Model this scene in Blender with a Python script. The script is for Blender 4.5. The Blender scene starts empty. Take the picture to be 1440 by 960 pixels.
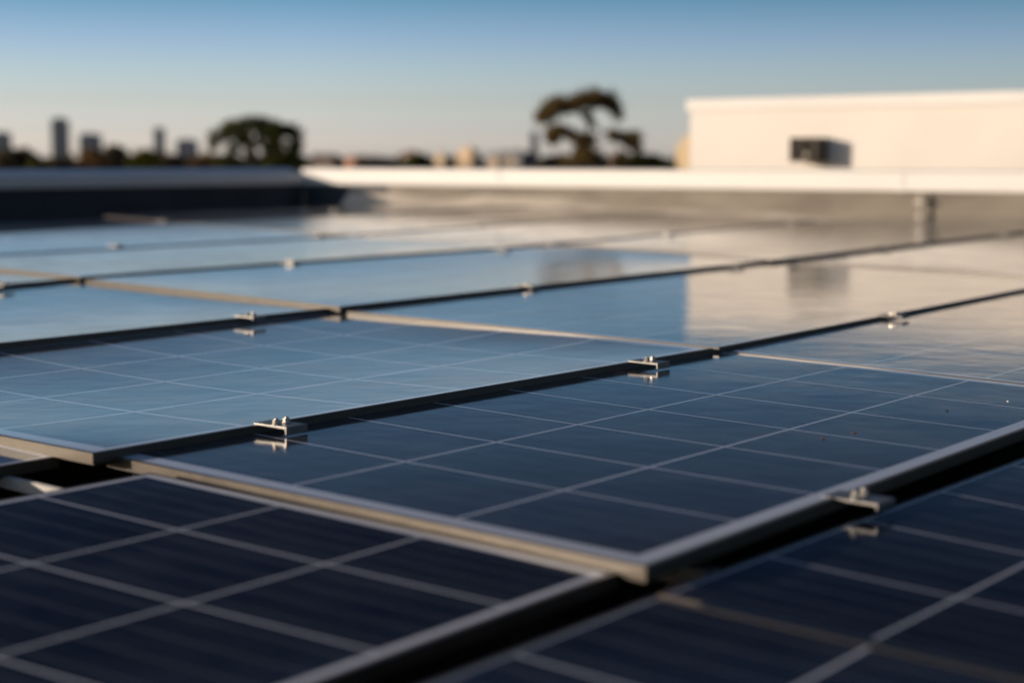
import bpy, bmesh, math, random
from mathutils import Vector, Matrix
random.seed(11)
SC = bpy.context.scene
COL = SC.collection
R = math.radians

# ------------------------------------------------------------------ camera model
F = 2319.2                      # focal length in photo pixels (1440 wide)
CZ = 9.0                        # camera height above the street
PITCH = math.atan((480 - 225) / F)
UNIT = 0.5                      # camera height above the panel plane (m)
CP, SP = math.cos(PITCH), math.sin(PITCH)
CAM = Vector((0, 0, CZ))

def c2w(x, y, z):               # camera axes (right, down, forward) -> world axes
    return Vector((x, z * CP - y * SP, -z * SP - y * CP))

# lattice survey of the photograph: directions along / across the seams and its normal
A0, B0, N0 = (Vector(v) for v in ((0.61403776, -0.09127545, 0.78398113), (0.78912357, 0.09055798, -0.60752221), (0.01554389, -0.99169957, -0.12763363)))
VA, VB = (2536, 222), (-2292, 214)                # where the two seam directions vanish
PA = c2w((VA[0] - 720) / F, (VA[1] - 480) / F, 1).normalized()
PB = -c2w((VB[0] - 720) / F, (VB[1] - 480) / F, 1).normalized()
PN = PB.cross(PA).normalized()                    # normal of the nearly level roof
if PN.z < 0: PN = -PN
PB = (PB - PA * PB.dot(PA)).normalized()

def ray(x, y):
    return c2w((x - 720) / F, (y - 480) / F, 1.0)
def at(x, y, n=0.0):            # photo pixel -> point on the array plane raised by n units
    d = ray(x, y); s = -(1.0 - n) * UNIT / d.dot(PN)
    return CAM + d * s
def atd(x, y, Y):               # photo pixel -> point at distance Y in front
    d = ray(x, y); return CAM + d * (Y / d.y)
def pl(u, v, n=0.0):            # array coordinates (units) -> world
    q = A0 * u + B0 * v - N0; d = c2w(*q)
    return CAM + d * (-(1.0 - n) * UNIT / d.dot(PN))
def toplane(p):
    q = p - CAM; return q.dot(PA) / UNIT, q.dot(PB) / UNIT

# ------------------------------------------------------------------ helpers
def tag(o, label=None, cat=None, group=None, kind=None):
    if label: o['label'] = label
    if cat: o['category'] = cat
    if group: o['group'] = group
    if kind: o['kind'] = kind
    return o
def empty(name, loc):
    o = bpy.data.objects.new(name, None); COL.objects.link(o); o.location = loc
    o.empty_display_size = .1
    return o
def link(name, bm, mats, parent=None, smooth=False, bevel=0):
    me = bpy.data.meshes.new(name)
    if bevel:
        bmesh.ops.bevel(bm, geom=[e for e in bm.edges], offset=bevel, segments=2, affect='EDGES', profile=.6)
    bmesh.ops.recalc_face_normals(bm, faces=bm.faces)
    bm.to_mesh(me); bm.free()
    for m in (mats if isinstance(mats, (list, tuple)) else [mats]): me.materials.append(m)
    if smooth:
        for p in me.polygons: p.use_smooth = True
    o = bpy.data.objects.new(name, me); COL.objects.link(o)
    if parent: o.parent = parent
    return o
def boxv(bm, o, ax, ay, az):     # box from a corner and three edge vectors
    vs = [bm.verts.new(o + ax * i + ay * j + az * k) for k in (0, 1) for j in (0, 1) for i in (0, 1)]
    for f in ((0,2,3,1),(4,5,7,6),(0,1,5,4),(2,6,7,3),(0,4,6,2),(1,3,7,5)): bm.faces.new([vs[i] for i in f])
    return vs
def cyl(bm, base, axis, r, h, n=14, r2=None, rot=0):
    axis = axis.normalized(); t = axis.orthogonal().normalized(); s = axis.cross(t)
    r2 = r if r2 is None else r2
    A = [bm.verts.new(base + (t * math.cos(2*math.pi*i/n+rot) + s * math.sin(2*math.pi*i/n+rot)) * r) for i in range(n)]
    B = [bm.verts.new(base + axis * h + (t * math.cos(2*math.pi*i/n+rot) + s * math.sin(2*math.pi*i/n+rot)) * r2) for i in range(n)]
    for i in range(n): bm.faces.new((A[i], A[(i+1) % n], B[(i+1) % n], B[i]))
    bm.faces.new(A[::-1]); bm.faces.new(B)
def prism(bm, prof, o, ax, ay, ext):   # profile (a,b) list extruded along ext
    A = [bm.verts.new(o + ax * p[0] + ay * p[1]) for p in prof]
    B = [bm.verts.new(o + ax * p[0] + ay * p[1] + ext) for p in prof]
    n = len(prof)
    for i in range(n): bm.faces.new((A[i], A[(i+1) % n], B[(i+1) % n], B[i]))
    bm.faces.new(A[::-1]); bm.faces.new(B)

# ------------------------------------------------------------------ materials
def mat(name, base=(.5,.5,.5), rough=.5, spec=.5, metal=0.0, ior=1.5):
    m = bpy.data.materials.new(name); m.use_nodes = True
    nt = m.node_tree; b = nt.nodes['Principled BSDF']
    b.inputs['Base Color'].default_value = (*base, 1); b.inputs['Roughness'].default_value = rough
    b.inputs['Specular IOR Level'].default_value = spec; b.inputs['IOR'].default_value = ior; b.inputs['Metallic'].default_value = metal
    return m
def N(m, t, **kw):
    n = m.node_tree.nodes.new(t)
    for k, v in kw.items():
        if k in n.inputs: n.inputs[k].default_value = v
        else: setattr(n, k, v)
    return n
def L(m, a, b): m.node_tree.links.new(a, b)
def bsdf(m): return m.node_tree.nodes['Principled BSDF']
def mottle(m, c1, c2, scale=4, detail=5, rough=None, bump=0, coord='Object', stretch=None):
    tc = N(m, 'ShaderNodeTexCoord'); nz = N(m, 'ShaderNodeTexNoise', Scale=scale, Detail=detail)
    src = tc.outputs[coord]
    if stretch:
        mp = N(m, 'ShaderNodeMapping'); mp.inputs['Scale'].default_value = stretch
        L(m, src, mp.inputs['Vector']); src = mp.outputs[0]
    L(m, src, nz.inputs['Vector'])
    r = N(m, 'ShaderNodeValToRGB'); r.color_ramp.elements[0].color = (*c1, 1); r.color_ramp.elements[1].color = (*c2, 1)
    r.color_ramp.elements[0].position = .3; r.color_ramp.elements[1].position = .7
    L(m, nz.outputs['Fac'], r.inputs[0]); L(m, r.outputs[0], bsdf(m).inputs['Base Color'])
    if rough:
        mr = N(m, 'ShaderNodeMapRange'); mr.inputs['To Min'].default_value = rough[0]; mr.inputs['To Max'].default_value = rough[1]
        L(m, nz.outputs['Fac'], mr.inputs['Value']); L(m, mr.outputs[0], bsdf(m).inputs['Roughness'])
    if bump:
        bp = N(m, 'ShaderNodeBump', Strength=bump); bp.inputs['Distance'].default_value = .01
        L(m, nz.outputs['Fac'], bp.inputs['Height']); L(m, bp.outputs[0], bsdf(m).inputs['Normal'])
    return m

def glass_finish(m):
    """the solar glass over cells and backsheet: faint ripples, dust film, specks"""
    tc = N(m, 'ShaderNodeTexCoord')
    geo = N(m, 'ShaderNodeNewGeometry')
    n1 = N(m, 'ShaderNodeTexNoise', Scale=7.0, Detail=2.0); L(m, geo.outputs['Position'], n1.inputs['Vector'])
    n2 = N(m, 'ShaderNodeTexNoise', Scale=380.0, Detail=2.0); L(m, geo.outputs['Position'], n2.inputs['Vector'])
    b1 = N(m, 'ShaderNodeBump', Strength=.35); b1.inputs['Distance'].default_value = .0017
    L(m, n1.outputs['Fac'], b1.inputs['Height'])
    b2 = N(m, 'ShaderNodeBump', Strength=.25); b2.inputs['Distance'].default_value = .00005
    L(m, n2.outputs['Fac'], b2.inputs['Height']); L(m, b1.outputs[0], b2.inputs['Normal'])
    L(m, b2.outputs[0], bsdf(m).inputs['Normal'])
    n3 = N(m, 'ShaderNodeTexNoise', Scale=5.0, Detail=6.0, Roughness=.65); L(m, geo.outputs['Position'], n3.inputs['Vector'])
    mr = N(m, 'ShaderNodeMapRange'); mr.inputs['From Min'].default_value = .3; mr.inputs['From Max'].default_value = .75
    mr.inputs['To Min'].default_value = .05; mr.inputs['To Max'].default_value = .13
    L(m, n3.outputs['Fac'], mr.inputs['Value']); L(m, mr.outputs[0], bsdf(m).inputs['Roughness'])
    b = bsdf(m); b.inputs['Sheen Weight'].default_value = 0; b.inputs['Sheen Roughness'].default_value = .35   # fine dust
    b.inputs['Sheen Tint'].default_value = (.80, .82, .84, 1)
    return geo, n3

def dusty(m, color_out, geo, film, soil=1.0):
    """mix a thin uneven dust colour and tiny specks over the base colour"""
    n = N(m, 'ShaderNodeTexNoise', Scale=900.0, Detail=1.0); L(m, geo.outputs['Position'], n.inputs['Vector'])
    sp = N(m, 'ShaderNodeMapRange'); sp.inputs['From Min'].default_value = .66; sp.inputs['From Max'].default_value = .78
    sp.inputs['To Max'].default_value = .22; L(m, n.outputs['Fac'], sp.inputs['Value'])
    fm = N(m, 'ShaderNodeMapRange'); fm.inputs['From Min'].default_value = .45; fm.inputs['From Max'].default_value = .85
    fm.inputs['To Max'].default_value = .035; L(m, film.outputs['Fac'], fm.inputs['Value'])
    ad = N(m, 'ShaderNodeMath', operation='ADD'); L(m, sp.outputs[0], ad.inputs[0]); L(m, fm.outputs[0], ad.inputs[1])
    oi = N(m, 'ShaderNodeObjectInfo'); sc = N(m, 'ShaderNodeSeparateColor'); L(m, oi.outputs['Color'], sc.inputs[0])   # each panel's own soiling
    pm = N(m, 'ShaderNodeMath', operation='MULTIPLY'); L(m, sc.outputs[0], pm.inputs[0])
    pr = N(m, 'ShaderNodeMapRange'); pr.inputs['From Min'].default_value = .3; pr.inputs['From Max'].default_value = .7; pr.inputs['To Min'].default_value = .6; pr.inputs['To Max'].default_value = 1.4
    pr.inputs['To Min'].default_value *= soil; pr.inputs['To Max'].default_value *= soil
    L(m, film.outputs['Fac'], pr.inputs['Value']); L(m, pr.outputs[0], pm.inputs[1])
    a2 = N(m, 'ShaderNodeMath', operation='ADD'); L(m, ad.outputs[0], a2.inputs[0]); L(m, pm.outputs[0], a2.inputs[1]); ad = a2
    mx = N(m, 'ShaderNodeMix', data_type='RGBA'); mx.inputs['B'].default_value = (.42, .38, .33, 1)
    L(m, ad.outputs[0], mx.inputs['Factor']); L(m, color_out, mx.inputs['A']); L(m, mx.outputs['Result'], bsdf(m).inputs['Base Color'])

def make_cell():
    m = mat('solar_cell', (.012, .018, .04), .05, .5, 0, 1.5)   # anti-reflective solar glass
    geo, film = glass_finish(m)
    uv = N(m, 'ShaderNodeUVMap'); uv.uv_map = 'UVMap'
    sx = N(m, 'ShaderNodeSeparateXYZ'); L(m, uv.outputs[0], sx.inputs[0])
    # polycrystalline patches
    vo = N(m, 'ShaderNodeTexVoronoi', Scale=110.0); L(m, geo.outputs['Position'], vo.inputs['Vector'])
    hs = N(m, 'ShaderNodeSeparateColor'); L(m, vo.outputs['Color'], hs.inputs[0])
    cr = N(m, 'ShaderNodeValToRGB'); cr.color_ramp.elements[0].color = (.003, .005, .013, 1); cr.color_ramp.elements[1].color = (.007, .011, .026, 1)
    L(m, hs.outputs[0], cr.inputs[0])
    # busbars: thin tinned ribbons running across the cell
    mu = N(m, 'ShaderNodeMath', operation='MULTIPLY'); mu.inputs[1].default_value = 4.0; L(m, sx.outputs['X'], mu.inputs[0])
    fr = N(m, 'ShaderNodeMath', operation='FRACT'); L(m, mu.outputs[0], fr.inputs[0])
    sb = N(m, 'ShaderNodeMath', operation='SUBTRACT'); sb.inputs[1].default_value = .5; L(m, fr.outputs[0], sb.inputs[0])
    ab = N(m, 'ShaderNodeMath', operation='ABSOLUTE'); L(m, sb.outputs[0], ab.inputs[0])
    lt = N(m, 'ShaderNodeMath', operation='LESS_THAN'); lt.inputs[1].default_value = .034; L(m, ab.outputs[0], lt.inputs[0])
    fa = N(m, 'ShaderNodeMath', operation='MULTIPLY'); fa.inputs[1].default_value = .22; L(m, lt.outputs[0], fa.inputs[0])
    # fine streaky print texture running with the ribbons
    mp = N(m, 'ShaderNodeMapping'); mp.inputs['Scale'].default_value = (46, 2.2, 1); L(m, uv.outputs[0], mp.inputs['Vector'])
    oi = N(m, 'ShaderNodeObjectInfo')
    sn = N(m, 'ShaderNodeTexNoise', Scale=1.0, Detail=3.0); sn.noise_dimensions = '4D'
    L(m, mp.outputs[0], sn.inputs['Vector']); L(m, oi.outputs['Random'], sn.inputs['W'])
    sr = N(m, 'ShaderNodeMapRange'); sr.inputs['From Min'].default_value = .45; sr.inputs['From Max'].default_value = .75; sr.inputs['To Max'].default_value = .09
    L(m, sn.outputs['Fac'], sr.inputs['Value'])
    am = N(m, 'ShaderNodeMath', operation='MAXIMUM'); L(m, fa.outputs[0], am.inputs[0]); L(m, sr.outputs[0], am.inputs[1]); fa = am
    mx = N(m, 'ShaderNodeMix', data_type='RGBA'); mx.inputs['B'].default_value = (.36, .38, .42, 1)
    L(m, fa.outputs[0], mx.inputs['Factor']); L(m, cr.outputs[0], mx.inputs['A'])
    dusty(m, mx.outputs['Result'], geo, film)
    return m
def make_sheet():
    m = mat('white_backsheet', (.42, .42, .45), .05, .5, 0, 1.5)
    geo, film = glass_finish(m)
    rgb = N(m, 'ShaderNodeRGB'); rgb.outputs[0].default_value = (.74, .74, .78, 1)
    dusty(m, rgb.outputs[0], geo, film, .1)
    return m

M_CELL = make_cell(); M_SHEET = make_sheet()
M_FRAME = mottle(mat('dark_anodised_frame', (.06,.045,.03), .42, .9, 0), (.048,.036,.024), (.072,.054,.037), 30, 3, (.36,.44))
M_UNDER = mat('panel_underside', (.03,.03,.035), .7)
M_ALU = mottle(mat('clamp_aluminium', (.4,.38,.36), .45, .5, .8), (.20,.20,.20), (.32,.31,.30), 60, 4, (.40,.52))
M_BOLT = mat('zinc_bolt', (.52,.49,.45), .36, .5, .6)
M_RAIL = mottle(mat('mill_rail', (.55,.53,.5), .4, .6, .15), (.46,.44,.41), (.6,.58,.55), 40, 3, (.35,.48))
M_ROOF = mottle(mat('roof_membrane', (.12,.105,.09), .8), (.10,.088,.075), (.16,.14,.12), 3, 6, None, .3)
M_WHITE = mottle(mat('white_painted_metal', (.80,.78,.75), .5), (.76,.74,.71), (.83,.81,.78), 1.5, 4, (.42,.58))
M_PAINT = mottle(mat('cream_wall_paint', (.74,.70,.65), .55), (.70,.66,.61), (.78,.74,.69), 1.2, 4, (.5,.62))
M_DARKWALL = mottle(mat('bitumen_and_shade', (.035,.043,.056), .75), (.027,.034,.046), (.046,.055,.07), 2, 5, None, .3)  # left wall bitumen, bluish for skylit shade; reused as painted shade at the corner
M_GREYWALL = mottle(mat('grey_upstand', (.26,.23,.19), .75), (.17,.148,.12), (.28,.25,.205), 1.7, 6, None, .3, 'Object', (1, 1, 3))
M_CANT = mottle(mat('pale_cant_strip', (.55,.48,.40), .7), (.46,.40,.33), (.62,.55,.46), 2.2, 5)
M_VENT = mottle(mat('vent_casing', (.07,.055,.04), .6), (.055,.045,.033), (.09,.07,.05), 8, 4)
M_GRILLE = mat('vent_grille', (.05,.045,.04), .5, .5, .5)
M_PIPE = mat('pipe_paint', (.50,.45,.38), .55)

# ------------------------------------------------------------------ roof deck (structure)
def roof():
    bm = bmesh.new()
    c0 = CAM - PN * (1.24 * UNIT)
    pts = [c0 + PA * i + PB * j for i, j in ((-3, 4), (16, 4), (16, -14), (-3, -14))]
    top = [bm.verts.new(p) for p in pts]
    bot = [bm.verts.new(p - Vector((0, 0, .3))) for p in pts]
    bm.faces.new(top); bm.faces.new(bot[::-1])
    for i in range(4): bm.faces.new((top[i], bot[i], bot[(i+1) % 4], top[(i+1) % 4]))
    o = link('roof_deck', bm, M_ROOF); tag(o, 'flat grey membrane roof under the solar panels', 'roof', kind='structure')
roof()

# ------------------------------------------------------------------ solar panels
FH = .038          # frame height (units)
def lerp(a, b, t): return a + (b - a) * t
GP = 'solar panels laid in rows on the roof'
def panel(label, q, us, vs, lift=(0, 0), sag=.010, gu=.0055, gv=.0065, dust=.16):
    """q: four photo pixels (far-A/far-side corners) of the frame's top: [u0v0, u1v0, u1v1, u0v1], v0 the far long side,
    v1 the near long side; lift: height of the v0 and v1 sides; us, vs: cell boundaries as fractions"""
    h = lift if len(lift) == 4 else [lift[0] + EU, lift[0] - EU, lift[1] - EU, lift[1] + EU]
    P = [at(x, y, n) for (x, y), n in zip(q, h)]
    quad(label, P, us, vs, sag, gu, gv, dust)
def quad(label, P, us, vs, sag=.010, gu=.0055, gv=.0065, dust=.0):
    c = sum(P, Vector()) / 4 - PN * (FH * UNIT)
    root = empty('solar_panel', c)
    tag(root, label, 'solar panel', GP)
    P = [p - c for p in P]
    nrm = (P[1] - P[0]).cross(P[3] - P[0]).normalized()
    if nrm.z < 0: nrm = -nrm
    lu = ((P[1] - P[0]).length + (P[2] - P[3]).length) / 2
    lv = ((P[3] - P[0]).length + (P[2] - P[1]).length) / 2
    def bl(s, t): return lerp(lerp(P[0], P[1], s), lerp(P[3], P[2], s), t)
    w = .009                                     # frame lip width (m)
    su, sv = w / lu, w / lv
    inner = [bl(su, sv), bl(1 - su, sv), bl(1 - su, 1 - sv), bl(su, 1 - sv)]
    # frame: mitred ring
    bm = bmesh.new()
    dn = -nrm * (FH * UNIT); lip = -nrm * .0003; ch = .0005
    def ring(pts): return [bm.verts.new(p) for p in pts]
    csu, csv = ch / lu, ch / lv
    ot = ring([bl(csu, csv), bl(1 - csu, csv), bl(1 - csu, 1 - csv), bl(csu, 1 - csv)])
    oc = ring([p - nrm * ch for p in P]); ob = ring([p + dn for p in P])
    it = ring(inner); ib = ring([p + lip * 30 for p in inner]); ibb = ring([p + dn for p in inner])
    for i in range(4):
        j = (i + 1) % 4
        bm.faces.new((ot[i], ot[j], oc[j], oc[i])); bm.faces.new((oc[i], oc[j], ob[j], ob[i]))
        bm.faces.new((it[i], ot[i], ot[j], it[j])); bm.faces.new((it[j], ib[j], ib[i], it[i]))
        bm.faces.new((ib[j], ibb[j], ibb[i], ib[i])); bm.faces.new((ibb[j], ob[j], ob[i], ibb[i]))
    link('frame', bm, M_FRAME, root)
    # glass laminate with cells
    bm = bmesh.new(); uvl = bm.loops.layers.uv.new('UVMap')
    SUB = 5
    def cuts(fr, g, s0):                          # (position, cell index or None, fraction within the cell)
        out = [(s0, False, 0)]
        for k in range(len(fr) - 1):
            a, b = fr[k] + g, fr[k+1] - g
            for i in range(SUB): out.append((a + (b - a) * i / SUB, True, i / SUB))
            out.append((b, False, 0))
        out.append((1 - s0, False, 0))
        return out
    cu = cuts(us, gu * UNIT / lu, su * .8); cv = cuts(vs, gv * UNIT / lv, sv * .8)
    def gp(a, b):                                 # the sheet hangs a few millimetres in the middle of its frame
        bow = (4 * b * (1 - b)) * (1 - abs(2 * a - 1) ** 4)
        return bl(a, b) + lip - nrm * (sag * bow)
    grid = [[bm.verts.new(gp(a[0], b[0])) for b in cv] for a in cu]
    for i in range(len(cu) - 1):
        for j in range(len(cv) - 1):
            f = bm.faces.new((grid[i][j], grid[i+1][j], grid[i+1][j+1], grid[i][j+1]))
            f.smooth = True
            cell = cu[i][1] and cv[j][1]
            f.material_index = 0 if cell else 1
            ua, ub, va, vb = cu[i][2], cu[i][2] + 1 / SUB, cv[j][2], cv[j][2] + 1 / SUB
            for lp, uvv in zip(f.loops, ((ua,va),(ub,va),(ub,vb),(ua,vb))): lp[uvl].uv = uvv
    g = link('glass', bm, [M_CELL, M_SHEET], root); g.color = (dust, dust, dust, 1)
    if g.data.polygons[0].normal.dot(nrm) < 0: g.data.flip_normals()
    bm = bmesh.new()
    e = .004
    b0 = [bm.verts.new(bl(a, b) - nrm * .0185) for a, b in ((su*.9, sv*.9), (1-su*.9, sv*.9), (1-su*.9, 1-sv*.9), (su*.9, 1-sv*.9))]
    b1 = [bm.verts.new(v.co - nrm * e) for v in b0]
    bm.faces.new(b0); bm.faces.new(b1[::-1])
    for i in range(4): bm.faces.new((b0[i], b1[i], b1[(i+1) % 4], b0[(i+1) % 4]))
    link('underside', bm, M_UNDER, root)
    return root

def fr(lo, hi, xs): return [(x - lo) / (hi - lo) for x in xs]
def even(n, m0=.012, m1=.988): return [m0 + (m1 - m0) * k / n for k in range(n + 1)]
EU = .004                   # each panel's near end stands a touch higher than its far end
NE, FA = .014, -.014        # lifted near side, dropped far side (units): each row leans a little
V3 = fr(-4.0, -2.04, [-3.978, -3.25, -2.65, -2.105])
U7 = fr(3.15, 6.60, [3.225, 3.69, 4.12, 4.56, 4.99, 5.46, 6.0, 6.53])
V4 = fr(-6.43, -4.0, [-6.39, -5.70, -5.14, -4.59, -4.035])
U6 = fr(3.15, 6.58, [3.225, 3.77, 4.34, 4.85, 5.36, 5.89, 6.50])

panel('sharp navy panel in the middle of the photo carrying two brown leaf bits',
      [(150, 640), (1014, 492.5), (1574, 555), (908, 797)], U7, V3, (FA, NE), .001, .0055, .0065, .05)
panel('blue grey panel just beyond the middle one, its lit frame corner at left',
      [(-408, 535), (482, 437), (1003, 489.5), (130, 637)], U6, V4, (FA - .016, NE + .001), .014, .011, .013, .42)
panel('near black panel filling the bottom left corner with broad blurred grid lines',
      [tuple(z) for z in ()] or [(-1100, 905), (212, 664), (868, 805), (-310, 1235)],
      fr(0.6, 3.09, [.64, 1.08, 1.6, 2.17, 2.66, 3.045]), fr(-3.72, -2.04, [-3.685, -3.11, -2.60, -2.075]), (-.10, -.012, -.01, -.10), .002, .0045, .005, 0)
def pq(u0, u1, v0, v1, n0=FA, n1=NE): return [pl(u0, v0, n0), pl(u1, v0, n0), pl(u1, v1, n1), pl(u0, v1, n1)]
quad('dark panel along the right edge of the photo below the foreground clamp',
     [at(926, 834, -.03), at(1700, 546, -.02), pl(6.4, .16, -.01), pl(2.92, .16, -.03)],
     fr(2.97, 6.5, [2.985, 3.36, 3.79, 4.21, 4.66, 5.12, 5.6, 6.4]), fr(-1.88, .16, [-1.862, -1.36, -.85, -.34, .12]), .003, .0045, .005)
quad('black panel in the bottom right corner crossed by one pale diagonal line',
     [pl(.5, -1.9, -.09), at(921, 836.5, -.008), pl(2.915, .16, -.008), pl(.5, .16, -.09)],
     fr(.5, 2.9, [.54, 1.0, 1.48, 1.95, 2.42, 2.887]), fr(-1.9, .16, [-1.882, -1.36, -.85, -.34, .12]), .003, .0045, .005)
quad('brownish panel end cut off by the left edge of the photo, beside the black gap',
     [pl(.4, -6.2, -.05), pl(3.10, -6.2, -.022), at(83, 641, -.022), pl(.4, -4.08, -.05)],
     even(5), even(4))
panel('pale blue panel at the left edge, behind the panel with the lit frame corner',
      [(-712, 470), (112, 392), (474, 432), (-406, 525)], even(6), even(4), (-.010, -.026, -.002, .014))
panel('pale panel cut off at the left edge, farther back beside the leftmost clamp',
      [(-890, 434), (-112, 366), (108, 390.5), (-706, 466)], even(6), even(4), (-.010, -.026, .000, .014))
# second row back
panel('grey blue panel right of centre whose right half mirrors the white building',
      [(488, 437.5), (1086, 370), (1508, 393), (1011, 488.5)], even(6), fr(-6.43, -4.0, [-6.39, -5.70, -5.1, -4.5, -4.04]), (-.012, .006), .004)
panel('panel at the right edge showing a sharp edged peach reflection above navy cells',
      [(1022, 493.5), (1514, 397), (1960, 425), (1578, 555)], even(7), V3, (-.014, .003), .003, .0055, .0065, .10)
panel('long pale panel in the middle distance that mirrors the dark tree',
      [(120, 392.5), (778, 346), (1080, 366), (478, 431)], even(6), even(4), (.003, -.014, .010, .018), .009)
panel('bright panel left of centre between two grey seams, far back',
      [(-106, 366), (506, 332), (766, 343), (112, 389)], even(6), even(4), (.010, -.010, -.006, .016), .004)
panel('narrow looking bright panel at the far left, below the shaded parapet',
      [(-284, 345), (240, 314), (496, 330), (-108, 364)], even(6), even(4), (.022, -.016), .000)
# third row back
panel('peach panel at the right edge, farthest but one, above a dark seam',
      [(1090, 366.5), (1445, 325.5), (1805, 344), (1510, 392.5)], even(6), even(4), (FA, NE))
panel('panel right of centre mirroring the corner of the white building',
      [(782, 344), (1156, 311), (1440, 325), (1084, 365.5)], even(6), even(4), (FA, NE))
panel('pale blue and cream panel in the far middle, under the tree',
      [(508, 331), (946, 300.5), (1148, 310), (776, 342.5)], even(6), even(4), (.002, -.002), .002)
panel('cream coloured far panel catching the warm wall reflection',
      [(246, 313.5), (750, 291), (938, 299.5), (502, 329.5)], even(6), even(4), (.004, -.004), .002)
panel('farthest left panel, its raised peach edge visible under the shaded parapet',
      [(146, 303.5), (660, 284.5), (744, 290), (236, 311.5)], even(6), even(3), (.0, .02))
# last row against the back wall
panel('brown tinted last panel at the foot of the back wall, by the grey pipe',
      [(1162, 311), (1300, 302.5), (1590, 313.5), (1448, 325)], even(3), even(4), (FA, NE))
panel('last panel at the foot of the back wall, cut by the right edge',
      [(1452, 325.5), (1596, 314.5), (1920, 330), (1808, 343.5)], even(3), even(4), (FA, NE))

# ------------------------------------------------------------------ clamps
GC = 'metal clamps bridging the panel seams'
def clamp(x, y, label, yaw=0.0, lift=.009, scale=1.0, step=.0065):
    base = at(x, y, lift)
    root = empty('panel_clamp', base); tag(root, label, 'clamp', GC)
    ca, sa = math.cos(yaw), math.sin(yaw)
    a = (PA * ca + PB * sa) * scale; b = (PB * ca - PA * sa) * scale; n = PN * scale
    # bent plate: long flat tongue with a stepped foot
    bm = bmesh.new()
    prof = [(-.042, .0030), (-.042, -.0004), (.040, -.0004), (.040, -step), (.0435, -step), (.0435, .0030)]
    prism(bm, prof, -a * .027, b, n, a * .054)
    link('plate', bm, M_ALU, root, bevel=.0008 * scale)
    for k, (bu, bv) in enumerate(((-.014, .004), (.012, .004))):
        bm = bmesh.new()
        o = a * bu + b * bv + n * .0035
        cyl(bm, o, PN, .0085 * scale, .0014 * scale, 20)
        cyl(bm, o + n * .0014, PN, .0062 * scale, .0068 * scale, 6, .0062 * scale, random.random())
        cyl(bm, o + n * .0082, PN, .0040 * scale, .0024 * scale, 12, .0034 * scale)
        link('bolt', bm, M_BOLT, root)
    return root
CL = [
 (394, 597, 'sharp metal clamp with two bolts on the nearest seam left of centre', 0),
 (912, 509, 'sharp clamp with two shiny bolts near the centre of the photo, by a frame crossing', 0),
 (1255, 444, 'clamp with round bolt heads in front of the peach reflection at right', 0),
 (351, 445, 'clamp on the seam behind the sharp left clamp, below a lit frame edge', 0),
 (741, 403, 'small clamp on the seam above the centre of the photo', 0),
 (1031, 373, 'tiny dark clamp below the left end of the white building', 0),
 (1242, 348, 'blurred clamp on the seam below the vent box', 0),
 (1411, 331, 'blurred ring-like clamp at the far right end of a seam', 0),
 (2, 401, 'clamp cut by the left edge of the photo', 0),
 (408, 369, 'blurred clamp like a bright bead on the pale panels below the rounded tree', 0),
 (706, 349, 'blurred clamp on the third seam back, above the centre clamp', 0),
 (938, 330, 'dark blurred clamp where the sky and wall reflections meet', 0),
 (1113, 314, 'faint blurred clamp on the far seam below the white wall', 0),
 (162, 346, 'blurred clamp like a bright bead at far left on the grey seam', 0),
 (447, 331, 'faint clamp at the left end of the bright cream reflection', 0),
 (670, 316, 'faint clamp in the cream reflection at the far middle', 0),
 (228, 311.5, 'pale blurred clamp at the end of the raised peach edge, far left', 0),
 (470, 296, 'farthest clamp, almost lost below the parapet corner', 0),
]
for k, (x, y, lb, yw) in enumerate(CL):
    if k < 2: clamp(x, y, lb, yw, (.0185, .014)[k], 1.0, .0115)
    else: clamp(x, y, lb, yw)
clamp(1206, 701, 'big blurred foreground clamp at right, its flat plate in shade', 0, .010, 1.05)

# ------------------------------------------------------------------ mounting rails under the panels
GR = 'mounting rails under the panels'
def rail(u, v0, v1, label, n=-.13, w=.05, h=.05):
    p0 = pl(u, v0, n)
    root = empty('mounting_rail', p0); tag(root, label, 'rail', GR)
    e = pl(u, v1, n) - p0; a = PA * UNIT; nn = PN * UNIT
    bm = bmesh.new()
    prof = [(-w/2, -h), (w/2, -h), (w/2, 0), (w*.18, 0), (w*.18, -h*.3), (-w*.18, -h*.3), (-w*.18, 0), (-w/2, 0)]
    prism(bm, prof, Vector((0, 0, 0)), a, nn, e)
    link('channel', bm, M_RAIL, root)
    for t in (.04, .96):
        bm = bmesh.new(); z = .24 + n - h
        boxv(bm, e * t - nn * (h + z) - a * .06 - e.normalized() * .006, a * .12, e.normalized() * .012, nn * (z - .001))
        link('foot', bm, M_RAIL, root)
rail(2.76, -6.3, -3.67, 'bare rail end sticking out into the black gap at lower left', -.060, .018, .040)
rail(3.22, -3.97, -1.9, 'rail seen under the lit frame edge of the middle panel', -.078, .06, .05)

# junction bits in the black gap
r = empty('junction_box', pl(3.14, -4.02, -.22)); tag(r, 'dark brown box inside the black gap between two panels', 'junction box')
bm = bmesh.new(); boxv(bm, -PA*.02 - PB*.075, PA*.04, PB*.11, PN*.055); link('casing', bm, M_VENT, r, bevel=.002)
bm = bmesh.new(); cyl(bm, PN*.055 - PB*.03, PN, .008, .012, 12); link('knob', bm, M_BOLT, r)

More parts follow.
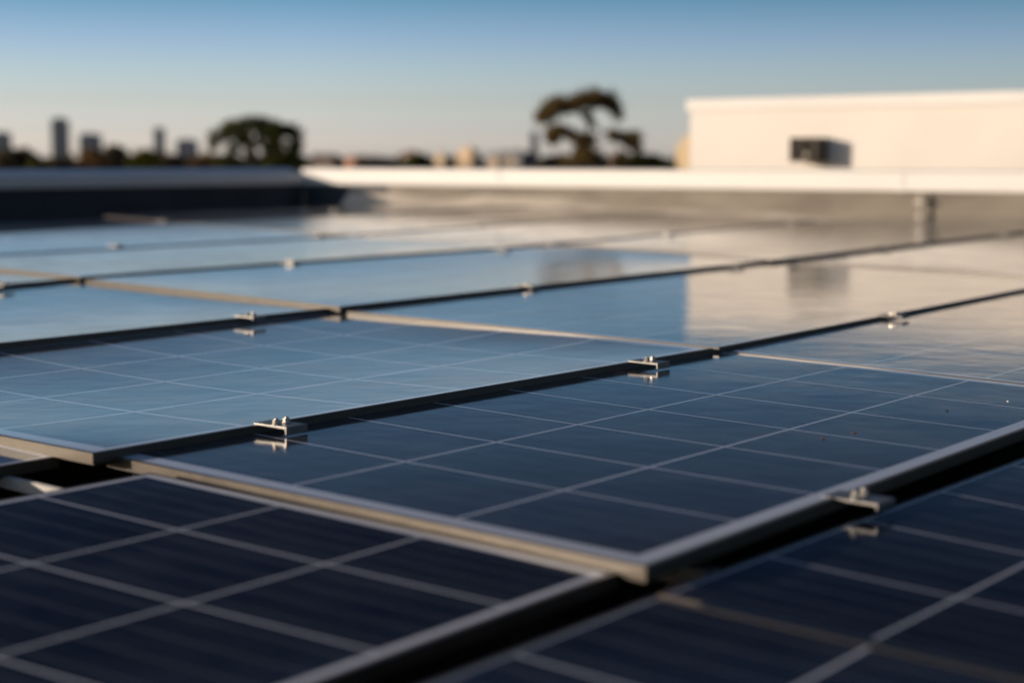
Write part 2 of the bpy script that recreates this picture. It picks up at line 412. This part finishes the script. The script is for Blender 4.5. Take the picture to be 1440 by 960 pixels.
# leaf bits and droppings
def flake(x, y, sz, m, label, seed):
    rnd = random.Random(seed); c = at(x, y, 0.004)
    bm = bmesh.new(); k = 7
    vs = [bm.verts.new((PA * math.cos(6.283*i/k) * sz * rnd.uniform(.5, 1) + PB * math.sin(6.283*i/k) * sz * rnd.uniform(.4, .9)) + PN * rnd.uniform(.0, .0022)) for i in range(k)]
    cv = bm.verts.new(PN * .0032)
    bv = [bm.verts.new(v.co - PN * .0012) for v in vs]
    for i in range(k):
        bm.faces.new((vs[i], vs[(i+1) % k], cv)); bm.faces.new((vs[i], bv[i], bv[(i+1) % k], vs[(i+1) % k]))
    bm.faces.new(bv[::-1])
    o = link('leaf_scrap', bm, m); o.location = c; tag(o, label, 'leaf', 'dry scraps lying on the middle panel')
M_LEAF = mottle(mat('dry_leaf', (.16,.08,.04), .8), (.12,.06,.03), (.22,.11,.06), 200, 3)
M_SPECK = mat('pale_speck', (.7,.7,.68), .6)
flake(1157, 618, .0075, M_LEAF, 'larger brown leaf scrap on the middle panel', 1)
flake(1201, 609.5, .006, M_LEAF, 'smaller brown leaf scrap right of the larger one on the middle panel', 2)
flake(1332, 578, .004, M_VENT, 'tiny black speck near the right end of the middle panel', 3)
flake(1417, 565, .0028, M_SPECK, 'tiny white speck near the right edge of the middle panel', 4)

# ------------------------------------------------------------------ parapets
AZ = R(37.8)
AD = Vector((math.sin(AZ), math.cos(AZ), 0)); BD = Vector((math.cos(AZ), -math.sin(AZ), 0)); ZZ = Vector((0, 0, 1))
def on_line(p0, d, x):            # point on horizontal line p0 + t*d at photo column x (level with the horizon)
    k = (x - 720) / F * CP + 0  # X / Y on the horizon
    d0 = ray(x, 225); k = d0.x / d0.y
    t = (k * p0.y - p0.x) / (d.x - k * d.y)
    return p0 + d * t
W0 = atd(1250, 225, 14.2); W0.z = CZ
CORNER = on_line(W0, BD, 427); CORNER.z = CZ
CAPT, CAPB = -.095, -.265
def roofz(p):                     # roof deck height below a point
    q = CAM - PN * (1.24 * UNIT); return q.z - (PN.x * (p.x - q.x) + PN.y * (p.y - q.y)) / PN.z
# back wall: runs along BD from the corner, faces -AD
END = on_line(W0, BD, 1900)
ln = (END - CORNER).length
root = empty('parapet_wall', CORNER + ZZ * -.6); tag(root, 'sunlit back parapet wall with a white metal cap below the white building', 'wall')
def loc(v): return v - root.location
bm = bmesh.new(); o = loc(CORNER) ; o.z = -.15
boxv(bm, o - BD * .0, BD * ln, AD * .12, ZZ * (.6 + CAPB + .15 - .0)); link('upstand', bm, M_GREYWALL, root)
bm = bmesh.new()
prof = [(-.03, CAPB), (-.03, CAPT - .012), (-.02, CAPT), (.20, CAPT + .01), (.20, CAPB), (.195, CAPB), (.195, CAPT - .02), (-.025, CAPT-.02), (-.025, CAPB)]
prof = [(-.03, CAPB), (-.034, CAPB + .012), (-.03, CAPT - .012), (-.02, CAPT), (.20, CAPT + .008), (.20, CAPB)]
o = loc(CORNER); prism(bm, [(a, b) for a, b in prof], o + BD * .0, AD, ZZ, BD * ln); link('cap', bm, M_WHITE, root)
# cap joints (thin raised cover strips) and screws
for x in (1266, 700):
    p = on_line(W0, BD, x); bm = bmesh.new(); o = loc(p)
    boxv(bm, o - AD * .037 + ZZ * (CAPB - .004), BD * .05, AD * .006, ZZ * (CAPT - CAPB)); link('cap_joint', bm, M_WHITE, root)
for x in (590, 707):
    p = on_line(W0, BD, x); bm = bmesh.new(); o = loc(p)
    cyl(bm, o - AD * .0 + ZZ * (CAPT), ZZ, .010, .014, 8, .006); link('screw', bm, M_BOLT, root, smooth=True)
# added dark facing: the corner's cast shade painted onto the back wall
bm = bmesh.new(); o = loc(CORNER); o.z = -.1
boxv(bm, o + BD * .005 - AD * .006, BD * 1.25, AD * .005, ZZ * (.6 + CAPB + .096)); link('corner_shade_facing', bm, M_DARKWALL, root)
# cant strip along the foot with a wavy upper edge (membrane turned up the wall)
bm = bmesh.new(); n = 60; prev = None
for i in range(4, n + 1):
    p = CORNER + BD * (ln * i / n); rz = roofz(p) - CZ + .6
    hh = .20 + .03 * math.sin(i * .42) + .015 * math.sin(i * .97) + random.uniform(-.006, .006)
    hh *= max(.3, min(1.05, 1.45 - 1.7 * i / n))
    b = loc(CORNER) + BD * (ln * i / n); b.z = 0
    cur = [bm.verts.new(b + Vector((0, 0, rz + .002)) - AD * .24), bm.verts.new(b + Vector((0, 0, rz + hh)) - AD * .012),
           bm.verts.new(b + Vector((0, 0, rz + hh)) + AD * .01), bm.verts.new(b + Vector((0, 0, rz + .002)) + AD * .01)]
    if prev:
        for k in range(4): bm.faces.new((prev[k], cur[k], cur[(k+1) % 4], prev[(k+1) % 4]))
    else: bm.faces.new(cur)
    prev = cur
bm.faces.new(prev[::-1]); link('cant_strip', bm, M_CANT, root)

# left wall: runs from the corner towards the camera's left, faces +BD, in shade
l2 = 11.0
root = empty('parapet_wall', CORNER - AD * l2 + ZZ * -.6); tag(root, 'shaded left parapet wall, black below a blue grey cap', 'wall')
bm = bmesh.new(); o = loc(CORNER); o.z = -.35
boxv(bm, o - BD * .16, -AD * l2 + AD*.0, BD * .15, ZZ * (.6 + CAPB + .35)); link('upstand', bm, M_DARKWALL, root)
bm = bmesh.new(); prof = [(.02, CAPB + .0), (.024, CAPB + .012), (.02, CAPT - .06), (.01, CAPT - .05), (-.22, CAPT + .004), (-.22, CAPB)]
prism(bm, prof, loc(CORNER) - AD * .031, BD, ZZ, -AD * l2); link('cap', bm, M_WHITE, root)
for x in (25, 210):
    p = on_line(CORNER, AD, x); bm = bmesh.new()
    cyl(bm, loc(p) + ZZ * (CAPT - .04) - BD * .05, ZZ, .009, .012, 8, .006); link('screw', bm, M_BOLT, root, smooth=True)

# pipe on the back wall
p = on_line(W0, BD, 1301) - AD * .075
root = empty('wall_pipe', Vector((p.x, p.y, roofz(p)))); tag(root, 'short beige pipe running down the sunlit parapet at right', 'pipe')
top = CZ + CAPB - .004 - root.location.z
bm = bmesh.new(); cyl(bm, Vector((0, 0, 0)), ZZ, .016, top, 16); link('tube', bm, M_PIPE, root, smooth=False)
for z in (top * .3, top * .72):
    bm = bmesh.new(); boxv(bm, -BD * .042 - AD * .034 + ZZ * z, BD * .084, AD * .105, ZZ * .02); link('bracket', bm, M_RAIL, root)

# ------------------------------------------------------------------ white building behind the parapet
WB = atd(1200, 225, 15.3); WB.z = CZ
e0 = on_line(WB, BD, 970); e1 = on_line(WB, BD, 1800)
lb = (e1 - e0).length
TOPZ = (atd(970, 140, e0.y).z - CZ)
root = empty('white_building', Vector((e0.x, e0.y, CZ - 1.2))); tag(root, 'long white plant building glowing in the sun behind the back parapet', 'building')
bm = bmesh.new(); boxv(bm, Vector((0, 0, 0)), BD * lb, AD * 3.0, ZZ * (1.2 + TOPZ - .095)); link('wall', bm, M_PAINT, root)
bm = bmesh.new()
prof = [(-.03, TOPZ - .11), (-.035, TOPZ - .03), (-.02, TOPZ), (3.03, TOPZ + .02), (3.03, TOPZ - .11), (2.99, TOPZ - .094), (.01, TOPZ - .094)]
prism(bm, [(a, b + 1.2) for a, b in prof], -BD * .03, AD, ZZ, BD * (lb + .06)); link('roof_edge', bm, M_WHITE, root)
# vent box on its wall
v0 = on_line(WB, BD, 1126); zt = atd(1112, 194, v0.y).z; zb = atd(1112, 228, v0.y).z
PR = .25
f0 = on_line(WB - AD * PR, BD, 1110); f1 = on_line(WB - AD * PR, BD, 1146)
vw = (f1 - f0).length
r2 = empty('vent_box', Vector((f0.x, f0.y, zb)) ); tag(r2, 'small dark square vent box on the white wall with its blue shadow', 'vent')
hh = zt - zb
bm = bmesh.new()
# open-fronted casing: four sides + back
t = .014
boxv(bm, Vector((0,0,0)), BD * vw, AD * PR, ZZ * t); boxv(bm, ZZ * (hh - t), BD * vw, AD * PR, ZZ * t)
boxv(bm, ZZ * t, BD * t, AD * PR, ZZ * (hh - 2*t)); boxv(bm, BD * (vw - t) + ZZ * t, BD * t, AD * PR, ZZ * (hh - 2*t))
boxv(bm, BD * t + ZZ * t + AD * (PR - .02), BD * (vw - 2*t), AD * .02, ZZ * (hh - 2*t))
link('casing', bm, M_VENT, r2)
bm = bmesh.new()
for k in range(6): boxv(bm, BD * (t + .002) + ZZ * (t + .006 + (hh - 2*t) * k / 6) + AD * .012, BD * (vw - 2*t - .004), AD * .022, ZZ * .008 + AD * 0)
boxv(bm, BD * (vw * .38) + ZZ * (t + .001) + AD * .002, BD * .012, AD * .009, ZZ * (hh - 2*t - .002))
link('grille', bm, M_GRILLE, r2)
bm = bmesh.new(); cyl(bm, BD * vw * .68 + ZZ * hh * .3 - AD * .004, -AD, .02, .012, 14); link('knob', bm, M_PIPE, r2)

# ------------------------------------------------------------------ distant ground, town and trees
bm = bmesh.new(); S = 9000
vs = [bm.verts.new((x, y, 0)) for x, y in ((-S, -600), (S, -600), (S, 2*S), (-S, 2*S))]; bm.faces.new(vs)
tag(link('ground', bm, mottle(mat('town_ground', (.09,.085,.06), .9), (.06,.06,.035), (.12,.11,.09), .02, 6)), 'flat town ground reaching to the horizon', 'ground', kind='structure')

def building(name, label, x0, x1, ytop, D, col, depth=None, roofc=None, win=True, cat='building', group=None, yaw=-.7, setback=None):
    b0 = atd(x0, 225, D); b1 = atd(x1, 225, D); w = (b1.x - b0.x) / (math.cos(yaw) + .6 * abs(math.sin(yaw))); h = atd((x0+x1)/2, ytop, D).z
    depth = depth or w * .6
    root = empty(name, Vector(((b0.x + b1.x)/2, D, 0))); root.rotation_euler = (0, 0, yaw); tag(root, label, cat, group)
    m = mottle(mat('facade', col, .7), tuple(c*.9 for c in col), tuple(min(1, c*1.1) for c in col), .08, 4)
    bm = bmesh.new(); boxv(bm, Vector((-w/2, 0, 0)), Vector((w, 0, 0)), Vector((0, depth, 0)), Vector((0, 0, h)))
    link('wall', bm, m, root)
    if win:                                     # window bands, one mesh per facade storey group
        wm = mat('window_glass', tuple(c*.35 for c in col), .15, .5)
        nf = max(2, int(h / 4)); nf = min(nf, 40)
        bm = bmesh.new()
        for k in range(nf):
            z = h * (k + .3) / nf
            boxv(bm, Vector((-w*.44, -.05, z)), Vector((w*.88, 0, 0)), Vector((0, .1, 0)), Vector((0, 0, h/nf*.45)))
            if nf < 9:                            # few storeys: each window is a part of its own
                link('window', bm, wm, root); bm = bmesh.new()
            boxv(bm, Vector((-w/2 - .05, depth*.06, z)), Vector((.1, 0, 0)), Vector((0, depth*.88, 0)), Vector((0, 0, h/nf*.45)))
            if nf < 9: link('window', bm, wm, root); bm = bmesh.new()
        if nf >= 9: link('window_band', bm, wm, root)
        else: bm.free()
    bm = bmesh.new()
    if roofc:
        r = [bm.verts.new(v) for v in (Vector((-w*.54, -.3, h+.03)), Vector((w*.54, -.3, h+.03)), Vector((w*.54, depth+.3, h+.03)), Vector((-w*.54, depth+.3, h+.03)), Vector((-w*.3, depth/2, h + w*.22)), Vector((w*.3, depth/2, h + w*.22)))]
        for f in ((0,1,5,4),(1,2,5),(2,3,4,5),(3,0,4),(3,2,1,0)): bm.faces.new([r[i] for i in f])
        link('roof', bm, mat('roof_tiles', roofc, .8), root)
    else:
        boxv(bm, Vector((-w*.3, depth*.3, h + .01)), Vector((w*.5, 0, 0)), Vector((0, depth*.4, 0)), Vector((0, 0, h*.045)))
        link('plant_room', bm, m, root)
    return root
HAZE_GREY = (.16, .19, .24)  # blue-grey here and in the towers below stands in for distance haze
GT = 'far city towers on the skyline'
building('tower_block', 'tallest far tower, left of the rounded tree, slim and flat topped', 73, 95, 168, 2600, HAZE_GREY, group=GT, yaw=0)
building('tower_block', 'far tower cut by the left edge of the photo', -10, 13, 187, 2600, HAZE_GREY, group=GT, yaw=0)
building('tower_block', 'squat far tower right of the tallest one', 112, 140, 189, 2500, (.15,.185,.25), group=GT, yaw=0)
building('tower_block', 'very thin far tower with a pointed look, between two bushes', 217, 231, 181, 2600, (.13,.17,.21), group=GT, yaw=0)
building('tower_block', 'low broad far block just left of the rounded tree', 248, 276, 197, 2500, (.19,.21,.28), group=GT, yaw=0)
building('tower_block', 'dim slim far tower left of the feathery tree', 746, 757, 186, 1500, (.25,.26,.28), group=GT, yaw=0)
GH = 'low buildings beyond the parapet'
building('house', 'small orange roofed house left of the middle of the parapet', 480, 505, 224, 260, (.40,.20,.12), roofc=(.35,.13,.07), win=False, cat='house', group=GH)
building('house', 'house with a tall dull red roof above the parapet', 562, 585, 216, 320, (.35,.24,.22), roofc=(.26,.10,.09), win=False, cat='house', group=GH)
building('house', 'narrow cream house left of the broad cream block', 608, 626, 218, 220, (.55,.42,.27), win=False, cat='house', group=GH)
building('apartment_block', 'broad cream apartment block glowing in the sun, mid parapet', 637, 669, 211, 240, (.58,.43,.28), win=True, group=GH)
building('apartment_block', 'long blue grey block right of the cream apartment block', 671, 745, 214, 420, (.13,.14,.17), win=True, group=GH)
building('apartment_block', 'cream block peeping out left of the white building', 945, 985, 203, 90, (.62,.47,.28), win=False, group=GH)
building('house', 'pinkish house under the right branches of the feathery tree', 855, 872, 218, 200, (.42,.25,.20), roofc=(.3,.16,.12), win=False, cat='house', group=GH)
building('house', 'long dark roofed shed right of the rounded tree', 428, 478, 226, 300, (.10,.07,.06), roofc=(.11,.07,.06), win=False, cat='house', group=GH)

building('house', 'small pale grey house between the orange roofed house and the dull red roof', 512, 532, 223, 280, (.36,.34,.33), roofc=(.22,.18,.17), win=False, cat='house', group=GH)
building('house', 'tiny pink walled house just right of the dull red roof', 588, 603, 225, 250, (.50,.33,.27), roofc=(.30,.17,.13), win=False, cat='house', group=GH)
building('house', 'tan house with a flat roof in front of the blue grey block', 684, 702, 222, 260, (.44,.34,.25), win=False, cat='house', group=GH)
building('house', 'pale house glimpsed left of the feathery tree trunk', 775, 798, 220, 230, (.48,.40,.34), roofc=(.26,.19,.16), win=False, cat='house', group=GH)
building('house', 'brown roofed house at the foot of the parapet corner, right of the dark shed', 446, 468, 222, 330, (.33,.25,.2), roofc=(.2,.11,.07), win=False, cat='house', group=GH)

def leafmat(name, c1, c2):
    m = mottle(mat(name, c1, .7, .25), c1, c2, .9, 4)
    tr = N(m, 'ShaderNodeBsdfTranslucent'); tr.inputs['Color'].default_value = tuple(min(1, (a + b) * .75) for a, b in zip(c1, c2)) + (1,)
    ms = N(m, 'ShaderNodeMixShader'); ms.inputs[0].default_value = .45
    out = m.node_tree.nodes['Material Output']
    L(m, bsdf(m).outputs[0], ms.inputs[1]); L(m, tr.outputs[0], ms.inputs[2]); L(m, ms.outputs[0], out.inputs['Surface'])
    return m
M_PINE = leafmat('pine_leaf', (.055,.062,.018), (.12,.125,.04))
M_GUM = leafmat('gum_leaf', (.10,.07,.028), (.22,.155,.06))
M_OLIVE = leafmat('olive_leaf', (.06,.065,.012), (.10,.10,.02))
M_BRONZE = leafmat('bronze_leaf', (.13,.08,.035), (.22,.14,.06))
M_DKLEAF = leafmat('dark_leaf', (.06,.048,.032), (.12,.095,.06))
M_BARK = mottle(mat('bark', (.07,.05,.035), .9), (.05,.036,.025), (.10,.075,.05), 5, 5)

def clump(bm, c, r, n, sz, rnd, flat=.7):
    for _ in range(n):
        d = Vector((rnd.gauss(0, 1), rnd.gauss(0, 1), rnd.gauss(0, 1)))
        d = d.normalized() * min(1.45, abs(rnd.gauss(.35, .42))) * r * (1 + .25 * math.sin(d.x * 5 + c.x * 3) * math.cos(d.z * 4 + c.z))
        d.z *= flat
        a = Vector((rnd.gauss(0, 1), rnd.gauss(0, 1), rnd.gauss(0, 1))).normalized(); b = a.orthogonal().normalized()
        k = sz * rnd.uniform(.6, 1.3)
        p = c + d
        bm.faces.new([bm.verts.new(p + a * k), bm.verts.new(p + b * k * .5), bm.verts.new(p - a * k), bm.verts.new(p - b * k * .5)])
def limb(bm, pts, rad, n=7):
    prev = None
    for i, p in enumerate(pts):
        d = (pts[min(i+1, len(pts)-1)] - pts[max(i-1, 0)]).normalized(); t = d.orthogonal().normalized(); s = d.cross(t)
        cur = [bm.verts.new(p + (t * math.cos(6.283*k/n) + s * math.sin(6.283*k/n)) * rad[i]) for k in range(n)]
        if prev:
            for k in range(n): bm.faces.new((prev[k], prev[(k+1) % n], cur[(k+1) % n], cur[k]))
        prev = cur
    bm.faces.new(prev)
def tree(name, label, D, basex, blobs, limbs, m, leaf, cat='tree', group=None, seed=1, dens=1.0, flat=.8, trunk_r=.25, thick=1.0, grow=1.0):
    """blobs: (x, y, radius_px); limbs: list of pixel polylines; all at distance D"""
    rnd = random.Random(seed); px = D / F
    b = atd(basex, 225, D); root = empty(name, Vector((b.x, D, 0))); tag(root, label, cat, group)
    bm = bmesh.new()
    for (x, y, r) in blobs:
        c = atd(x, y, D) - root.location; rr = r * px * grow
        c.y += rnd.uniform(-1, 1) * rr * thick
        nn = int(dens * 260 * (r / 10) ** 2) + 30
        clump(bm, c, rr, nn, leaf, rnd, flat)
    link('crown', bm, m, root)
    bm = bmesh.new()
    first = True
    for ls in limbs:
        pts = [atd(x, y, D) - root.location for x, y, r in ls]
        if first: pts = [Vector((0, 0, 0))] + pts; rad = [trunk_r * 1.5] + [r * px for x, y, r in ls]
        else: rad = [r * px for x, y, r in ls]
        first = False; limb(bm, pts, rad)
    link('trunk', bm, M_BARK, root)
    return root


bl = []
rnd = random.Random(5)
for k in range(26):                                   # dense top shell
    a = math.pi * (k + .5) / 26
    bl.append((359 - 60 * math.cos(a) + rnd.uniform(-3, 3), 208 - 38 * math.sin(a) ** .8 + rnd.uniform(-2, 3), 9))
for k in range(14): bl.append((rnd.uniform(375, 422), rnd.uniform(186, 232), 9))
for k in range(9): bl.append((rnd.uniform(320, 395), rnd.uniform(178, 190), 9))
for k in range(12): bl.append((rnd.uniform(310, 415), rnd.uniform(212, 236), 8))
for k in range(14): bl.append((rnd.uniform(350, 420), rnd.uniform(188, 228), 9))
for k in range(10): bl.append((rnd.uniform(303, 350), rnd.uniform(205, 238), 7))
for k in range(12): bl.append((rnd.uniform(312, 410), rnd.uniform(174, 188), 10))
for k in range(16): bl.append((rnd.uniform(318, 372), rnd.uniform(186, 212), 7))
for k in range(18): bl.append((rnd.uniform(345, 420), rnd.uniform(182, 236), 9))
tree('pine_tree', 'rounded dark green umbrella pine with a see-through hollow crown, left half of the photo', 60, 362, bl,
     [[(362, 245, 3.4), (362, 225, 3.0), (356, 205, 2.2), (350, 190, 1.4)], [(362, 226, 2), (380, 208, 1.6), (398, 192, 1)], [(361, 228, 2), (335, 212, 1.5), (318, 200, 1)], [(364, 230, 1.8), (395, 220, 1.4), (412, 208, 1)]],
     M_PINE, .065, seed=3, dens=.95, trunk_r=.16)
# feathery gum tree
bl = [(763,160,8),(770,152,9),(778,147,9),(787,143,9),(795,145,9),(806,142,9),(815,138,9),(826,134,9),(837,133,9),(846,136,8),(856,138,9),(864,146,8),(869,156,6),
      (757,166,5),(815,150,8),(828,146,8),(842,144,7),(790,152,6),(776,158,6),
      (780,182,8),(772,190,6),(790,181,7),(800,186,7),(810,192,7),(822,194,8),(831,194,6),(776,196,5),(784,194,5),
      (826,162,5),(834,170,4),
      (860,186,6),(870,190,6),(880,192,7),(890,192,9),(893,201,7),(898,208,5),(884,200,6),(861,192,4),
      (818,206,7),(826,212,8),(812,216,7),(836,222,8),(820,226,9),(850,228,8),(800,230,8),(865,226,7),(880,224,6),(842,216,5),(874,216,5)]
bl = bl + [(x + 1, y + 8, r) for x, y, r in bl[:13]] + [(x, y + 4, r) for x, y, r in bl[18:42]]
tree('gum_tree', 'feathery brown green gum tree with open gaps in its crown, right of centre', 42, 822, bl,
     [[(822, 245, 3.2), (822, 222, 2.8), (824, 204, 2.4), (828, 182, 2.0), (830, 160, 1.6), (826, 142, .9)], [(823, 210, 1.8), (806, 192, 1.4), (786, 184, .9)], [(829, 176, 1.5), (846, 184, 1.4), (868, 192, 1.1), (890, 194, .8)],
      [(830, 162, 1.3), (806, 150, 1.0), (770, 156, .7)], [(830, 160, 1.2), (850, 142, .9), (866, 150, .6)], [(824, 212, 1.6), (848, 200, 1.0), (880, 196, .7)]],
     M_GUM, .05, seed=8, dens=1.7, trunk_r=.14, grow=1.6)
# tree belt beyond the parapet
GB = 'bushy trees lined up beyond the parapet'
def bush(label, x0, x1, ytop, D, m, seed, leaf=.10):
    rnd = random.Random(seed); bl = []
    for k in range(int((x1 - x0) / 2.2)):
        t = rnd.random(); x = x0 + (x1 - x0) * t; top = 238 - (242 - ytop) * (1 - abs(2*t - 1) ** 2.6)
        bl.append((x, rnd.uniform(top + 4, 242), 8)); bl.append((x + rnd.uniform(-3, 3), top + 7, 7))
    c = (x0 + x1) / 2
    tree('bushy_tree', label, D, c, bl, [[(c, 250, 2), (c, 236, 1.6), (c, (ytop + 236) / 2, .8)]], m, leaf * D / 60 , group=GB, seed=seed, dens=.8, trunk_r=.2)
bush('dull brown tree top at the far left edge below the cut off tower', -10, 62, 213, 90, M_DKLEAF, 21)
bush('low olive shrub right of the far left tree top', 44, 82, 225, 80, M_OLIVE, 22)
bush('low dark tree top at the foot of the tallest tower', 64, 108, 227, 80, M_DKLEAF, 23)
bush('bronze brown tree top below the squat tower', 104, 152, 212, 85, M_BRONZE, 24)
bush('dark brown tree top right of the bronze one', 140, 186, 209, 95, M_DKLEAF, 25)
bush('bright olive green bush below the thin tower', 182, 226, 214, 70, M_OLIVE, 26)
bush('dark green slope of leaves right of the olive bush', 214, 262, 222, 75, M_DKLEAF, 27)
bush('orange brown shrub at the left foot of the rounded pine', 268, 318, 219, 70, M_BRONZE, 28)
bush('dark shrub at the right foot of the rounded pine', 392, 430, 218, 66, M_PINE, 29)
bush('low dark hedge-like tree left of the dull red roof', 500, 566, 225, 170, M_DKLEAF, 30)
bush('dark tree right of the dull red roof', 566, 610, 220, 160, M_PINE, 31)
bush('low olive tree top at the right foot of the feathery gum', 866, 946, 221, 75, M_OLIVE, 32)
bush('low dark tree top at the left foot of the feathery gum', 750, 812, 224, 80, M_DKLEAF, 33)
# far woods on the horizon
bm = bmesh.new(); rnd = random.Random(77)
for k in range(900):
    D = rnd.uniform(500, 1300); x = rnd.uniform(-260, 1700); p = atd(x, 225, D); p.z = 0
    r = rnd.uniform(4, 9)
    for _ in range(9):
        q = p + Vector((rnd.gauss(0, r*.5), rnd.gauss(0, r*.5), rnd.uniform(1, 7 + r*.35)))
        a = Vector((rnd.gauss(0, 1), rnd.gauss(0, 1), rnd.gauss(0, 1))).normalized(); b = a.orthogonal()
        s = rnd.uniform(1.2, 2.6)
        bm.faces.new([bm.verts.new(q + a*s), bm.verts.new(q + b*s), bm.verts.new(q - a*s), bm.verts.new(q - b*s)])
tag(link('woods', bm, leafmat('far_wood', (.05,.045,.03), (.08,.075,.045))), 'distant dark tree belt along the horizon', 'woods', kind='stuff')

# ------------------------------------------------------------------ light
SUN_EL, SUN_AZ = R(9.0), AZ + R(180 + 45)       # compass-like azimuth from +Y towards +X
to_sun = Vector((math.sin(SUN_AZ) * math.cos(SUN_EL), math.cos(SUN_AZ) * math.cos(SUN_EL), math.sin(SUN_EL)))
sd = bpy.data.lights.new('sun', 'SUN'); sd.energy = 4.2; sd.angle = R(.5); sd.color = (1.0, .82, .65)
so = bpy.data.objects.new('sun', sd); COL.objects.link(so); so.rotation_euler = to_sun.to_track_quat('Z', 'Y').to_euler(); so.location = (0, 0, 60)
w = bpy.data.worlds.new('World'); SC.world = w; w.use_nodes = True
nt = w.node_tree; bg = nt.nodes['Background']
sky = nt.nodes.new('ShaderNodeTexSky'); sky.sky_type = 'NISHITA'; sky.sun_disc = False
sky.sun_elevation = SUN_EL; sky.sun_rotation = SUN_AZ; sky.altitude = 50; sky.dust_density = 1.2; sky.ozone_density = 2.0
tc = nt.nodes.new('ShaderNodeTexCoord'); sx = nt.nodes.new('ShaderNodeSeparateXYZ'); nt.links.new(tc.outputs['Generated'], sx.inputs[0])
# thin evening haze lifts the low sky away from the sun; a dark band higher up is shaped to deepen the panel reflections
mr = nt.nodes.new('ShaderNodeMapRange'); mr.inputs['From Min'].default_value = -.02; mr.inputs['From Max'].default_value = .50
nt.links.new(sx.outputs['Z'], mr.inputs['Value'])
rp = nt.nodes.new('ShaderNodeValToRGB'); rp.color_ramp.interpolation = 'LINEAR'
SKYRAMP = [(0.0, (4.2,4.4,7.1)), (0.5, (4.0,4.2,6.8)), (1, (3.1,3.35,5.6)), (2, (2.35,2.5,3.9)), (3, (1.9,2.16,3.3)), (4, (1.47,1.74,2.9)), (5.5, (.74,1.22,1.95)),
           (8, (.44,.60,.94)), (10, (.33,.43,.65)), (12, (.21,.27,.41)), (13.7, (.10,.135,.22)), (15.5, (.08,.10,.16)), (20, (.09,.11,.16)), (29, (.85,1.0,1.25))]
while len(rp.color_ramp.elements) < len(SKYRAMP): rp.color_ramp.elements.new(.5)
for e, (el, c) in zip(rp.color_ramp.elements, SKYRAMP): e.position = (math.sin(R(el)) + .02) / .52; e.color = (c[0]/7, c[1]/7, c[2]/7, 1)
nt.links.new(mr.outputs[0], rp.inputs[0])
sc7 = nt.nodes.new('ShaderNodeVectorMath'); sc7.operation = 'SCALE'; sc7.inputs['Scale'].default_value = 7
nt.links.new(rp.outputs[0], sc7.inputs[0])
dt = nt.nodes.new('ShaderNodeVectorMath'); dt.operation = 'DOT_PRODUCT'; nt.links.new(tc.outputs['Generated'], dt.inputs[0])
dt.inputs[1].default_value = (math.sin(SUN_AZ), math.cos(SUN_AZ), 0)
am = nt.nodes.new('ShaderNodeMapRange'); am.interpolation_type = 'SMOOTHSTEP'
am.inputs['From Min'].default_value = .15; am.inputs['From Max'].default_value = .75; am.inputs['To Min'].default_value = 1; am.inputs['To Max'].default_value = .12
nt.links.new(dt.outputs['Value'], am.inputs['Value'])
mx = nt.nodes.new('ShaderNodeMix'); mx.data_type = 'RGBA'; mx.blend_type = 'MULTIPLY'; mx.inputs['Factor'].default_value = 1
nt.links.new(am.outputs[0], mx.inputs['Factor'])
nt.links.new(sky.outputs[0], mx.inputs['A']); nt.links.new(sc7.outputs[0], mx.inputs['B']); 
az = nt.nodes.new('ShaderNodeMapRange'); az.inputs['From Min'].default_value = -1; az.inputs['From Max'].default_value = .0
az.inputs['To Min'].default_value = .28; az.inputs['To Max'].default_value = 1.05; nt.links.new(dt.outputs['Value'], az.inputs['Value'])
fs = nt.nodes.new('ShaderNodeVectorMath'); fs.operation = 'SCALE'; nt.links.new(mx.outputs['Result'], fs.inputs[0]); nt.links.new(az.outputs[0], fs.inputs['Scale'])
nt.links.new(fs.outputs[0], bg.inputs['Color'])
bg.inputs['Strength'].default_value = .10

# ------------------------------------------------------------------ camera and output
cd = bpy.data.cameras.new('camera'); co = bpy.data.objects.new('camera', cd); COL.objects.link(co)
co.location = CAM; co.rotation_euler = (R(90) - PITCH, 0, 0)
cd.sensor_width = 36; cd.lens = 36 * F / 1440; cd.clip_start = .05; cd.clip_end = 30000
cd.dof.use_dof = True; cd.dof.focus_distance = 3.42; cd.dof.aperture_fstop = 2.0; cd.dof.aperture_blades = 0
SC.camera = co
SC.render.engine = 'CYCLES'
SC.cycles.use_denoising = True
SC.cycles.max_bounces = 6; SC.cycles.sample_clamp_indirect = 6
SC.view_settings.view_transform = 'Standard'; SC.view_settings.look = 'None'; SC.view_settings.gamma = 1; SC.view_settings.exposure = 0
SC.view_settings.use_curve_mapping = False
